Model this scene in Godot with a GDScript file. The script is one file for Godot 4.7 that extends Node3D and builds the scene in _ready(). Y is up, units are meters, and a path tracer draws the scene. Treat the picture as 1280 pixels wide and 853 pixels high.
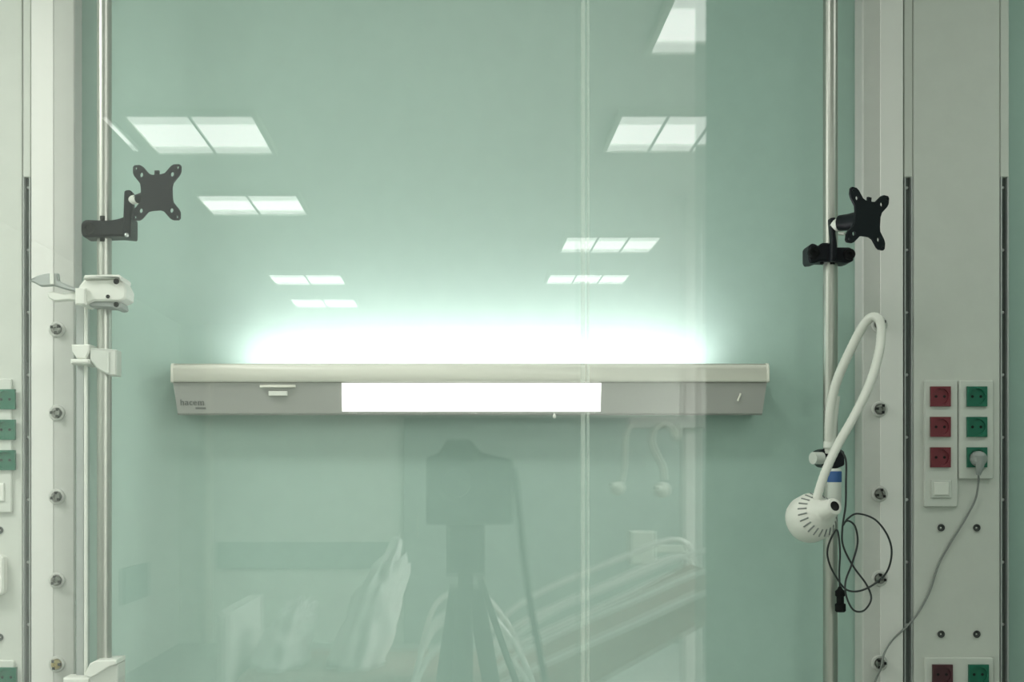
extends Node3D

# A hospital bed bay seen through a sliding glass door. y up, metres.
# Camera looks straight at the bed wall (plane z = 0); FOCAL in pixels of the 1280x853 frame.
const FOCAL := 1665.0
const PPX := 570.0
const PPY := 605.0
const EYE := Vector3(0.0, 1.5, 3.1)
const CEIL := 3.0
const GLASS_Z := 1.8

var M := {}
var taken := {}


# ---------------------------------------------------------------- helpers
func P(px: float, py: float, z: float) -> Vector3:      # a pixel's ray at depth z (in front of the bed wall)
	var d := EYE.z - z
	return Vector3(EYE.x + (px - PPX) / FOCAL * d, EYE.y + (PPY - py) / FOCAL * d, z)


func R(px: float, py: float, path: float) -> Vector3:   # a pixel's ray mirrored in the door glass, at a path length
	return Vector3((px - PPX) / FOCAL * path, EYE.y + (PPY - py) / FOCAL * path, path + 0.5)


func lin(r: float, g: float, b: float) -> Color:
	return Color(r, g, b).linear_to_srgb()


func noise_tex(freq: float, lo: float, hi: float, oct := 3, size := 256, seed_ := 1) -> NoiseTexture2D:
	var n := FastNoiseLite.new()
	n.seed = seed_
	n.noise_type = FastNoiseLite.TYPE_SIMPLEX_SMOOTH
	n.frequency = freq
	n.fractal_octaves = oct
	var g := Gradient.new()
	g.set_color(0, Color(lo, lo, lo))
	g.set_color(1, Color(hi, hi, hi))
	var t := NoiseTexture2D.new()
	t.width = size
	t.height = size
	t.seamless = true
	t.noise = n
	t.color_ramp = g
	return t


func mat(called: String, c: Color, rough: float, metal := 0.0, spec := 0.5) -> StandardMaterial3D:
	var m := StandardMaterial3D.new()
	m.resource_name = called
	m.albedo_color = c
	m.roughness = rough
	m.metallic = metal
	m.metallic_specular = spec
	M[called] = m
	return m


func grained(m: StandardMaterial3D, tex: Texture2D, scale_: float, relief := 0.0, relief_tex: Texture2D = null) -> void:
	m.albedo_texture = tex
	m.uv1_triplanar = true
	m.uv1_world_triplanar = true
	m.uv1_scale = Vector3.ONE * scale_
	if relief > 0.0 and relief_tex:
		m.heightmap_enabled = true
		m.heightmap_texture = relief_tex
		m.heightmap_scale = relief


func glow(called: String, c: Color, e: float) -> StandardMaterial3D:
	var m := mat(called, Color(0.9, 0.9, 0.9), 0.5)
	m.emission_enabled = true
	m.emission = c
	m.emission_energy_multiplier = e
	return m


func numbered(n: String) -> String:
	if not taken.has(n):
		taken[n] = 0
		return n
	taken[n] += 1
	return "%s_%03d" % [n, taken[n]]


func thing(called: String, label: String, category: String, at := Vector3.ZERO, group := "") -> Node3D:
	var o := Node3D.new()
	o.name = numbered(called)
	add_child(o)
	o.position = at
	tag(o, label, category, group)
	return o


func tag(o: Node, label: String, category: String, group := "") -> void:
	o.set_meta("label", label)
	o.set_meta("category", category)
	if group:
		o.set_meta("group", group)


func st() -> SurfaceTool:
	var s := SurfaceTool.new()
	s.begin(Mesh.PRIMITIVE_TRIANGLES)
	return s


func obj(called: String, s: SurfaceTool, m: Material, parent: Node = null) -> MeshInstance3D:
	s.generate_normals()
	return put(called, s.commit(), m, parent)


func put(called: String, mesh: Mesh, m: Material, parent: Node = null) -> MeshInstance3D:
	var o := MeshInstance3D.new()
	o.mesh = mesh
	o.material_override = m
	o.cast_shadow = GeometryInstance3D.SHADOW_CASTING_SETTING_ON
	if parent:
		o.name = called
		parent.add_child(o, true)
		o.position = -origin_of(parent)       # parts are given in world coordinates
	else:
		o.name = numbered(called)
		add_child(o)
	return o


func origin_of(n: Node) -> Vector3:
	var p := Vector3.ZERO
	while n is Node3D and n != self:
		p += (n as Node3D).position
		n = n.get_parent()
	return p


func struct(called: String, s: SurfaceTool, m: Material, label: String, category: String) -> MeshInstance3D:
	var o := obj(called, s, m)
	tag(o, label, category)
	o.set_meta("kind", "structure")
	return o


func quad(s: SurfaceTool, a: Vector3, b: Vector3, c: Vector3, d: Vector3) -> void:
	for v in [a, b, c, a, c, d]:
		s.add_vertex(v)


func box(s: SurfaceTool, lo: Vector3, hi: Vector3, bev := 0.0) -> void:
	var poly := PackedVector2Array([Vector2(lo.x, lo.y), Vector2(hi.x, lo.y), Vector2(hi.x, hi.y), Vector2(lo.x, hi.y)])
	prism(s, poly, lo.z, hi.z, bev)


func round_poly(poly: PackedVector2Array, r: float, n := 3) -> PackedVector2Array:
	var out := PackedVector2Array()
	var k := poly.size()
	for i in k:
		var p := poly[i]
		var a := poly[(i + k - 1) % k]
		var b := poly[(i + 1) % k]
		var rr: float = min(r, min(p.distance_to(a), p.distance_to(b)) * 0.45)
		var s := p + (a - p).normalized() * rr
		var e := p + (b - p).normalized() * rr
		for j in n + 1:
			var t := float(j) / n
			out.append(s.lerp(p, t).lerp(p.lerp(e, t), t))
	return out


func inset(poly: PackedVector2Array, d: float) -> PackedVector2Array:
	var out := PackedVector2Array()
	var k := poly.size()
	for i in k:
		var p := poly[i]
		var u := (p - poly[(i + k - 1) % k]).normalized()
		var v := (poly[(i + 1) % k] - p).normalized()
		var nu := Vector2(-u.y, u.x)
		var nv := Vector2(-v.y, v.x)
		var m := (nu + nv)
		m = m / max(0.35, 1.0 + nu.dot(nv))
		out.append(p + m * d)
	return out


func prism(s: SurfaceTool, poly_in: PackedVector2Array, z0: float, z1: float, bev := 0.0, front_only := false) -> void:
	# extrudes a counter-clockwise outline along z, with chamfered rims
	var poly := poly_in
	if Geometry2D.is_polygon_clockwise(poly):
		poly = poly.duplicate()
		poly.reverse()
	s.set_smooth_group(-1)
	var rings := []
	if bev > 0.0:
		var ins := inset(poly, bev)
		if front_only:
			rings = [[poly, z0], [poly, z1 - bev], [ins, z1]]
		else:
			rings = [[ins, z0], [poly, z0 + bev], [poly, z1 - bev], [ins, z1]]
	else:
		rings = [[poly, z0], [poly, z1]]
	var k := poly.size()
	for j in rings.size() - 1:
		var p: PackedVector2Array = rings[j][0]
		var q: PackedVector2Array = rings[j + 1][0]
		var za: float = rings[j][1]
		var zb: float = rings[j + 1][1]
		for i in k:
			var n := (i + 1) % k
			quad(s, Vector3(p[i].x, p[i].y, za), Vector3(q[i].x, q[i].y, zb), Vector3(q[n].x, q[n].y, zb), Vector3(p[n].x, p[n].y, za))
	for e in [0, rings.size() - 1]:
		var p: PackedVector2Array = rings[e][0]
		var z: float = rings[e][1]
		var idx := Geometry2D.triangulate_polygon(poly)   # the outline itself: its inset may fold on itself
		for i in range(0, idx.size(), 3):
			var a := p[idx[i]]
			var b := p[idx[i + 1]]
			var c := p[idx[i + 2]]
			var ccw := (poly[idx[i + 1]] - poly[idx[i]]).cross(poly[idx[i + 2]] - poly[idx[i]]) > 0.0
			if ccw == (e != 0):
				var tmp := b
				b = c
				c = tmp
			for v in [a, b, c]:
				s.add_vertex(Vector3(v.x, v.y, z))


func prism_x(s: SurfaceTool, prof: PackedVector2Array, x0: float, x1: float) -> void:
	# extrudes an outline given as (z, y) along x
	var t := st()
	prism(t, prof, -x1, -x0)
	append(s, t, Transform3D(Basis(Vector3(0, 0, 1), Vector3(0, 1, 0), Vector3(-1, 0, 0)), Vector3.ZERO))


func append(s: SurfaceTool, t: SurfaceTool, xf: Transform3D) -> void:
	var mesh := t.commit()
	if mesh.get_surface_count():
		var v: PackedVector3Array = mesh.surface_get_arrays(0)[Mesh.ARRAY_VERTEX]
		var flip := xf.basis.determinant() < 0.0
		for i in range(0, v.size(), 3):
			var tri := [v[i], v[i + 1], v[i + 2]]
			if flip:
				tri = [v[i], v[i + 2], v[i + 1]]
			for p in tri:
				s.add_vertex(xf * (p as Vector3))


func pixpoly(pts: Array, z: float) -> PackedVector2Array:   # a side-on outline at depth z
	var out := PackedVector2Array()
	for p in pts:
		var w := P(p[0], p[1], z)
		out.append(Vector2(w.x, w.y))
	return out


func smooth_path(pts: Array, per := 8) -> PackedVector3Array:
	var out := PackedVector3Array()
	var k := pts.size()
	for i in k - 1:
		var p0: Vector3 = pts[max(i - 1, 0)]
		var p1: Vector3 = pts[i]
		var p2: Vector3 = pts[i + 1]
		var p3: Vector3 = pts[min(i + 2, k - 1)]
		for j in per:
			out.append(p1.cubic_interpolate(p2, p0, p3, float(j) / per))
	out.append(pts[k - 1])
	return out


func tube(s: SurfaceTool, path: PackedVector3Array, r, n := 10, ripple := 0.0) -> void:
	# a swept round tube; r is a number or an array with a radius at each end
	s.set_smooth_group(0)
	var k := path.size()
	var ref := Vector3(0, 0, 1)
	var rings := []
	for i in k:
		var t := (path[min(i + 1, k - 1)] - path[max(i - 1, 0)]).normalized()
		if abs(t.dot(ref)) > 0.97:
			ref = Vector3(0.3, 0.9, 0.1).normalized()
		var u := (ref - t * ref.dot(t)).normalized()
		ref = u
		var v := t.cross(u)
		var rad: float = r if r is float else lerp(float(r[0]), float(r[1]), float(i) / (k - 1))
		if ripple > 0.0:
			rad *= 1.0 + ripple * (1.0 if i % 2 == 0 else -1.0)
		var ring := PackedVector3Array()
		for j in n:
			var a := TAU * j / n
			ring.append(path[i] + (u * cos(a) + v * sin(a)) * rad)
		rings.append(ring)
	for i in k - 1:
		for j in n:
			var m := (j + 1) % n
			quad(s, rings[i][j], rings[i][m], rings[i + 1][m], rings[i + 1][j])
	s.set_smooth_group(-1)
	for j in range(1, n - 1):
		for v in [rings[0][0], rings[0][j + 1], rings[0][j]]:
			s.add_vertex(v)
		for v in [rings[k - 1][0], rings[k - 1][j], rings[k - 1][j + 1]]:
			s.add_vertex(v)


func rod(s: SurfaceTool, a: Vector3, b: Vector3, r: float, n := 16) -> void:
	tube(s, PackedVector3Array([a, b]), r, n)


func lathe(s: SurfaceTool, prof: Array, base: Vector3, axis: Vector3, n := 24, smooth := true) -> void:
	# prof: [distance along the axis, radius]
	var w := axis.normalized()
	var u := w.cross(Vector3(0.13, 0.97, 0.21)).normalized()
	var v := w.cross(u)
	for i in prof.size() - 1:
		s.set_smooth_group(i + 1 if not smooth else 0)
		for j in n:
			var a := TAU * j / n
			var b := TAU * (j + 1) / n
			var da := u * cos(a) + v * sin(a)
			var db := u * cos(b) + v * sin(b)
			var p: Vector3 = base + w * prof[i][0] + da * prof[i][1]
			var q: Vector3 = base + w * prof[i][0] + db * prof[i][1]
			var p2: Vector3 = base + w * prof[i + 1][0] + da * prof[i + 1][1]
			var q2: Vector3 = base + w * prof[i + 1][0] + db * prof[i + 1][1]
			if prof[i][1] > 1e-6:
				for x in [p, q, q2]:
					s.add_vertex(x)
			if prof[i + 1][1] > 1e-6:
				for x in [p, q2, p2]:
					s.add_vertex(x)


func area(at: Vector3, towards: Vector3, size: Vector2, energy: float, c := Color.WHITE, parent: Node = null) -> void:
	var l := AreaLight3D.new()
	l.name = "light"
	l.area_size = size
	l.light_energy = energy
	l.light_color = c
	l.area_range = 30.0
	l.area_attenuation = 2.0
	l.shadow_enabled = true
	(parent if parent else self).add_child(l, true)
	var z := -towards.normalized()
	var x := Vector3(1, 0, 0) if abs(z.x) < 0.9 else Vector3(0, 0, 1)
	x = (x - z * x.dot(z)).normalized()
	l.global_transform = Transform3D(Basis(x, z.cross(x), z), at)


# ---------------------------------------------------------------- scene
func _ready() -> void:
	set_camera()
	materials()
	room()
	bay_lights()
	ward_lights()
	fill_panels()
	for side in 2:
		headwall_unit(side)
	glass_door()
	poles()
	bed_lamp()
	mounts()
	bar_bracket()
	gooseneck_by_pole()
	small_gear()
	sockets()
	ward_things()


func set_camera() -> void:
	var cam := Camera3D.new()
	cam.name = "camera"
	cam.projection = Camera3D.PROJECTION_FRUSTUM
	cam.keep_aspect = Camera3D.KEEP_HEIGHT
	cam.near = 0.02
	cam.far = 60.0
	cam.size = 853.0 / FOCAL * cam.near
	cam.frustum_offset = Vector2((640.0 - PPX) / FOCAL, (PPY - 426.5) / FOCAL) * cam.near
	cam.position = EYE
	add_child(cam)
	cam.current = true
	var e := Environment.new()
	e.background_mode = Environment.BG_COLOR
	e.background_color = Color(0, 0, 0)
	e.tonemap_mode = Environment.TONE_MAPPER_LINEAR
	e.tonemap_exposure = 0.98
	e.sdfgi_enabled = true
	e.ssao_enabled = true
	e.ssil_enabled = true
	var w := WorldEnvironment.new()
	w.name = "environment"
	w.environment = e
	add_child(w)


const LIGHT_C := Color(1.0, 1.0, 0.985)
const TUBE_C := Color(1.0, 0.955, 0.985)   # faint pink tint so the wash stays white on the green wall
const E_CENTRE := 0.55        # bay downlight over the bed head
const E_SIDE := 2.6          # bay panel towards the left side wall
const E_SIDE_FILL := 0.52      # unseen bay panel added by the green side wall as fill
const E_WARD := 0.2         # each ward ceiling panel
const E_FILL_ROW := 7.6      # long panels added out of view to brighten the mirrored ward
const E_NEAR_FILL := 0.45         # two fill panels added out of view just outside the bay
const G_WARD := 1.1          # what the eye sees of a ward diffuser
const E_WASH := 0.32         # upward tube of the bed lamp
const E_READ := 0.10         # reading light of the bed lamp


func materials() -> void:
	var paint := noise_tex(0.02, 0.982, 1.0, 4, 512, 3)
	var fine := noise_tex(0.16, 0.0, 1.0, 3, 256, 5)
	grained(mat("green_paint", lin(0.375, 0.53, 0.46), 0.55, 0.0, 0.4), paint, 0.9)
	M.green_paint.uv1_scale = Vector3.ONE * 1.6
	grained(mat("panel_white", lin(0.60, 0.63, 0.57), 0.5, 0.0, 0.4), paint, 1.3)
	grained(mat("column_white", lin(0.57, 0.585, 0.54), 0.42, 0.0, 0.45), paint, 2.0)
	mat("highlight_satin", lin(0.74, 0.745, 0.70), 0.5, 0.2)  # lighter tone stands in for the highlight down each column
	grained(mat("ward_paint", lin(0.70, 0.74, 0.69), 0.7), paint, 0.5)
	grained(mat("ceiling_paint", lin(0.78, 0.80, 0.77), 0.85), paint, 0.7)
	grained(mat("vinyl", lin(0.50, 0.53, 0.50), 0.4), noise_tex(0.06, 0.8, 1.0, 4, 256, 9), 1.0)
	mat("door_grey", lin(0.30, 0.35, 0.33), 0.5)
	mat("guard_rail", lin(0.30, 0.38, 0.35), 0.5)
	mat("aluminium", lin(0.62, 0.64, 0.62), 0.32, 0.9)
	mat("slot_metal", lin(0.42, 0.45, 0.43), 0.45, 0.3)
	mat("groove", lin(0.13, 0.15, 0.14), 0.5, 0.2)
	mat("steel", lin(0.42, 0.43, 0.39), 0.36, 0.9)
	mat("dull_steel", lin(0.28, 0.28, 0.26), 0.36, 1.0)
	mat("dark_cap", lin(0.045, 0.05, 0.047), 0.5)
	mat("brass", lin(0.55, 0.45, 0.22), 0.35, 1.0)
	mat("black_plastic", lin(0.010, 0.012, 0.015), 0.45, 0.0, 0.28)
	mat("black_matt", lin(0.008, 0.009, 0.009), 0.7, 0.0, 0.25)
	mat("hole_black", lin(0.006, 0.007, 0.006), 0.9)
	mat("white_plastic", lin(0.76, 0.78, 0.71), 0.4)
	mat("lamp_cover", lin(0.80, 0.80, 0.70), 0.35)
	mat("lamp_grey", lin(0.36, 0.37, 0.34), 0.45)
	mat("plate_plastic", lin(0.61, 0.64, 0.58), 0.4)
	mat("socket_red", lin(0.17, 0.025, 0.035), 0.4)
	mat("socket_maroon", lin(0.07, 0.022, 0.028), 0.45)
	mat("socket_green", lin(0.010, 0.135, 0.078), 0.4)
	mat("plug_grey", lin(0.33, 0.36, 0.34), 0.5)
	mat("cord_grey", lin(0.22, 0.24, 0.22), 0.55)
	mat("cord_black", lin(0.02, 0.025, 0.025), 0.5)
	mat("hose_cream", lin(0.72, 0.73, 0.66), 0.45)
	mat("blue_tape", lin(0.03, 0.10, 0.28), 0.5)
	mat("letter_grey", lin(0.13, 0.14, 0.13), 0.6)
	var t := mat("clear_tube", Color(0.85, 0.93, 0.92, 0.25), 0.1)
	t.transparency = BaseMaterial3D.TRANSPARENCY_ALPHA
	var g := mat("door_glass", Color(0.9, 1.0, 0.95, 0.0), 0.0)
	g.transparency = BaseMaterial3D.TRANSPARENCY_ALPHA
	var q := mat("glint_clear", Color(0.9, 0.95, 0.9, 0.18), 0.5)  # faint white for the glint along a glass leaf edge
	q.transparency = BaseMaterial3D.TRANSPARENCY_ALPHA
	mat("bed_frame", lin(0.84, 0.85, 0.82), 0.35)
	var sheet := mat("sheet_white", lin(0.86, 0.88, 0.86), 0.9)
	sheet.rim_enabled = true
	sheet.rim = 0.3
	mat("mattress_rose", lin(0.36, 0.25, 0.22), 0.8)
	glow("tube_glow", TUBE_C, 3.0)
	glow("read_glow", LIGHT_C, 1.7)
	glow("panel_glow", LIGHT_C, G_WARD)
	glow("down_glow", LIGHT_C, 2.5)


func slab(called: String, lo: Vector3, hi: Vector3, m: Material, label: String, category: String) -> void:
	var s := st()
	box(s, lo, hi)
	struct(called, s, m, label, category)


func room() -> void:
	slab("wall_back", Vector3(-2.5, 0, -0.15), Vector3(2.6, CEIL, 0), M.green_paint, "pale green painted wall behind the bed lamp", "wall")
	slab("floor", Vector3(-3.0, -0.12, -0.3), Vector3(3.8, 0, 13.4), M.vinyl, "grey green vinyl floor of the ward", "floor")
	slab("ceiling", Vector3(-3.0, CEIL, -0.3), Vector3(3.8, CEIL + 0.15, 13.4), M.ceiling_paint, "white ceiling of the bay and the ward", "ceiling")
	slab("wall_left", Vector3(-2.65, 0, 0), Vector3(-2.5, CEIL, 1.72), M.ward_paint, "white side wall of the bed bay", "wall")
	slab("wall_right", Vector3(2.6, 0, 0), Vector3(2.75, CEIL, 1.72), M.green_paint, "green side wall of the bed bay", "wall")
	slab("wall_front", Vector3(-2.8, 0, 1.72), Vector3(-1.15, CEIL, 1.83), M.ward_paint, "white partition wall beside the sliding glass door", "wall")
	slab("wall_front_side", Vector3(1.1, 0, 1.72), Vector3(3.5, CEIL, 1.83), M.ward_paint, "white partition wall beyond the door opening", "wall")
	slab("trim_1", Vector3(-1.15, 2.72, 1.70), Vector3(1.1, CEIL, 1.85), M.ward_paint, "white header beam over the sliding glass door", "beam")
	slab("wall_ward_left", Vector3(-2.75, 0, 1.83), Vector3(-2.6, CEIL, 13.0), M.ward_paint, "long white side wall of the ward with a low dark vent", "wall")
	slab("wall_ward_right", Vector3(3.3, 0, 1.83), Vector3(3.45, CEIL, 13.0), M.ward_paint, "long white side wall of the ward without openings", "wall")
	slab("wall_far", Vector3(-2.75, 0, 13.0), Vector3(3.45, CEIL, 13.15), M.ward_paint, "white end wall of the ward with a grey door", "wall")


func ceiling_panel(x0: float, x1: float, z0: float, z1: float, bays: int, label: String, energy := E_WARD) -> void:
	var t := thing("ceiling_light", label, "ceiling light", Vector3((x0 + x1) / 2, CEIL, (z0 + z1) / 2), "recessed ward ceiling lights")
	var y := CEIL - 0.03
	var s := st()
	var f := 0.018
	box(s, Vector3(x0, y, z0), Vector3(x1, CEIL, z0 + f))
	box(s, Vector3(x0, y, z1 - f), Vector3(x1, CEIL, z1))
	box(s, Vector3(x0, y, z0 + f), Vector3(x0 + f, CEIL, z1 - f))
	box(s, Vector3(x1 - f, y, z0 + f), Vector3(x1, CEIL, z1 - f))
	obj("frame", s, M.white_plastic, t)
	var w := (x1 - x0 - 2 * f) / bays
	for k in bays:
		var a := x0 + f + w * k + (0.004 if k > 0 else 0.0)
		var b := x0 + f + w * (k + 1) - (0.004 if k < bays - 1 else 0.0)
		var d := st()
		box(d, Vector3(a, y + 0.012, z0 + f), Vector3(b, CEIL - 0.002, z1 - f))
		obj("diffuser", d, M.panel_glow, t)
		area(Vector3((a + b) / 2, y + 0.008, (z0 + z1) / 2), Vector3.DOWN, Vector2(b - a, z1 - z0 - 2 * f), energy / bays, LIGHT_C, t)
		if k > 0:
			var q := st()
			box(q, Vector3(a - 0.008, y, z0 + f), Vector3(a, CEIL, z1 - f))
			obj("divider", q, M.plug_grey, t)


func ward_lights() -> void:
	var rows_l := [[5.31, 5.85], [6.78, 7.2], [9.36, 9.78], [10.6, 11.06]]
	for r in rows_l:
		ceiling_panel(-1.345, -0.80, r[0] + 0.5, r[1] + 0.5, 2, "twin ceiling light panel beside the slim light slot" if r[0] < 6.0 else "twin bay ceiling light panel in the row by the ward side wall with vent")
	var rows_r := [[3.98, 4.46], [5.31, 5.81], [7.93, 8.40], [9.36, 9.74]]
	for r in rows_r:
		ceiling_panel(0.648, 1.245, r[0] + 0.5, r[1] + 0.5, 3, "three part ceiling light panel in the row above the hospital bed")
	var t := thing("slim_ceiling_light", "slim bright ceiling light slot beside a twin light panel", "ceiling light", Vector3(-1.425, CEIL, 6.1))
	var s := st()
	box(s, Vector3(-1.442, CEIL - 0.012, 5.88), Vector3(-1.408, CEIL, 6.32), 0.003)
	obj("frame", s, M.white_plastic, t)
	s = st()
	box(s, Vector3(-1.435, CEIL - 0.016, 5.89), Vector3(-1.415, CEIL - 0.011, 6.31))
	obj("diffuser", s, M.panel_glow, t)
	area(Vector3(-1.425, CEIL - 0.018, 6.1), Vector3.DOWN, Vector2(0.02, 0.42), 0.006, LIGHT_C, t)


func fill_panels() -> void:  # unseen panels added to raise the light in ward and bay
	for k in 5:
		ceiling_panel(2.3, 2.9, 3.4 + 1.9 * k, 4.6 + 1.9 * k, 1, "long fill light panel added out of view beside the plain ward side wall", E_FILL_ROW)
	for k in 2:
		ceiling_panel([-1.345, 0.648][k], [-0.80, 1.245][k], 2.6, 3.1, 2 + k, ["twin bay fill light panel added out of view just outside the glass door", "three part fill light panel added out of view just outside the door opening"][k], E_NEAR_FILL)


func bay_lights() -> void:
	var t := thing("downlight", "small square ceiling light above the bed head inside the bay", "ceiling light", Vector3(0.03, CEIL, 1.2))
	var s := st()
	box(s, Vector3(-0.14, CEIL - 0.02, 1.03), Vector3(0.20, CEIL, 1.37), 0.006)
	obj("frame", s, M.white_plastic, t)
	var d := st()
	box(d, Vector3(-0.11, CEIL - 0.024, 1.06), Vector3(0.17, CEIL - 0.018, 1.34))
	obj("diffuser", d, M.down_glow, t)
	area(Vector3(0.03, CEIL - 0.028, 1.2), Vector3.DOWN, Vector2(0.28, 0.28), E_CENTRE, LIGHT_C, t)
	for k in 2:  # the second one is added fill for the socket side
		var x: float = [-1.9, 2.0][k]
		var t2 := thing("ceiling_panel_light", ["large square ceiling light by the white side wall of the bay", "large square fill light added out of view by the green side wall of the bay"][k], "ceiling light", Vector3(x, CEIL, 1.1))
		s = st()
		box(s, Vector3(x - 0.31, CEIL - 0.02, 0.79), Vector3(x + 0.31, CEIL, 1.41), 0.006)
		obj("frame", s, M.white_plastic, t2)
		d = st()
		box(d, Vector3(x - 0.28, CEIL - 0.024, 0.82), Vector3(x + 0.28, CEIL - 0.018, 1.38))
		obj("diffuser", d, M.down_glow, t2)
		area(Vector3(x, CEIL - 0.028, 1.1), Vector3.DOWN, Vector2(0.56, 0.56), [E_SIDE, E_SIDE_FILL][k], LIGHT_C, t2)


# the two vertical supply units left and right of the bed
const COL_Z := 0.062


func headwall_unit(side: int) -> void:
	var where := "by the black bracket over the white clamp bar" if side == 0 else "by the hanging gooseneck lamp"
	var c0 := 38.5 if side == 0 else 1078.0
	var c1 := 93.5 if side == 0 else 1129.5
	var a := P(c0, 0, COL_Z).x
	var b := P(c1, 0, COL_Z).x
	var t := thing("supply_column", "tall white vertical supply column with round studs " + where, "column", Vector3((a + b) / 2, 0, 0), "supply columns")
	var s := st()
	box(s, Vector3(a, 0.02, 0.001), Vector3(b, CEIL - 0.01, COL_Z), 0.003)
	obj("body", s, M.column_white, t)
	var e0 := P(39.5 if side == 0 else 1100.0, 0, COL_Z).x
	var e1 := P(67.0 if side == 0 else 1128.5, 0, COL_Z).x
	s = st()
	box(s, Vector3(e0, 0.02, COL_Z - 0.002), Vector3(e1, CEIL - 0.01, COL_Z + 0.0022), 0.001)
	obj("highlight_strip", s, M.highlight_satin, t)  # bright highlight on the column front, put into the colour
	var sx := 71.5 if side == 0 else 1099.0
	var y0 := 412.0 if side == 0 else 406.0
	var step := 104.6 if side == 0 else 105.8
	for k in 6:
		stud(P(sx, y0 + step * k, COL_Z), t, side == 0 and k == 4, k)
	# panel beside the column
	var p0 := -96.0 if side == 0 else 1142.0
	var p1 := 27.5 if side == 0 else 1250.0
	var pz := 0.058
	a = P(p0, 0, pz).x
	b = P(p1, 0, pz).x
	var holders := "holding red and green sockets" if side == 1 else "beside the column with the white clamp bar"
	var q := thing("service_panel", "flat off-white service panel " + holders, "panel", Vector3((a + b) / 2, 0, 0), "service panels")
	s = st()
	box(s, Vector3(a, 0.02, 0.001), Vector3(b, CEIL - 0.01, pz), 0.002)
	obj("body", s, M.panel_white, q)
	var hx := [1176.0, 1220.5] if side == 1 else [-44.5, 0.0]
	var hy := [660.0, 793.0] if side == 1 else [663.0, 797.0]
	for x in hx:
		for y in hy:
			var h := st()
			var w := P(x, y, pz)
			lathe(h, [[-0.004, 0.0001], [-0.004, 0.006], [0.002, 0.0085], [0.0032, 0.0085], [0.0036, 0.006], [0.001, 0.004], [-0.001, 0.0001]], w, Vector3(0, 0, 1), 14, false)
			obj("screw_cap", h, M.dark_cap, q)
	# slotted rails
	if side == 0:
		rail(28.0, 38.0, "grey slotted mounting rail between white panel and column")
	else:
		rail(1130.5, 1141.5, "dark slotted mounting rail between the gooseneck column and socket panel")
		rail(1251.0, 1262.0, "dark slotted mounting rail on the outer edge of the socket panel")


func stud(at: Vector3, t: Node3D, is_brass: bool, k: int) -> void:
	var c := st()
	lathe(c, [[-0.002, 0.0185], [0.003, 0.0185], [0.0055, 0.0165], [0.0055, 0.0125], [0.002, 0.0115], [-0.001, 0.0115]], at, Vector3(0, 0, 1), 22, false)
	var collar := obj("stud", c, M.column_white, t)
	var m: Material = M.brass if is_brass else M.dull_steel
	var i := st()
	lathe(i, [[-0.001, 0.0112], [0.012, 0.0112], [0.016, 0.009], [0.016, 0.0045], [0.011, 0.004], [0.011, 0.0001]], at, Vector3(0, 0, 1), 18, false)
	obj("pin", i, m, collar)
	for j in 3:
		var a := TAU * j / 3.0 + 0.6 + 0.4 * k
		var g := st()
		var o := at + Vector3(cos(a), sin(a), 0) * 0.0088 + Vector3(0, 0, 0.010)
		box(g, o - Vector3(0.003, 0.003, 0.0), o + Vector3(0.003, 0.003, 0.0067))
		obj("notch", g, M.hole_black, collar)


func rail(px0: float, px1: float, label: String) -> void:
	var z := 0.058
	var a := P(px0, 0, z).x
	var b := P(px1, 0, z).x
	var top := P(0, 221, z).y
	var t := thing("mounting_rail", label, "rail", Vector3((a + b) / 2, 0, 0), "slotted mounting rails")
	var lip := (b - a) * 0.2
	var s := st()
	box(s, Vector3(a + 0.0004, 0.03, z - 0.016), Vector3(a + lip, top, z - 0.001), 0.001)
	box(s, Vector3(b - lip, 0.03, z - 0.016), Vector3(b - 0.0004, top, z - 0.001), 0.001)
	obj("channel", s, M.slot_metal, t)
	var g := st()
	box(g, Vector3(a, 0.03, 0.001), Vector3(b, top, z - 0.016))
	obj("groove", g, M.groove, t)
	var f := st()
	box(f, Vector3(a, top, 0.001), Vector3(b, CEIL - 0.01, z - 0.003), 0.0015)
	obj("cover_strip", f, M.panel_white, t)
	var y := 235.0
	while y < 1000.0:
		var h := st()
		var w := P((px0 + px1) / 2, y, z - 0.016)
		w.x = (a + b) / 2
		lathe(h, [[0.0, 0.0038], [0.003, 0.0036], [0.0045, 0.002], [0.0045, 0.0001]], w, Vector3(0, 0, 1), 10)
		obj("screw", h, M.aluminium, t)
		y += 78.0


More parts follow.
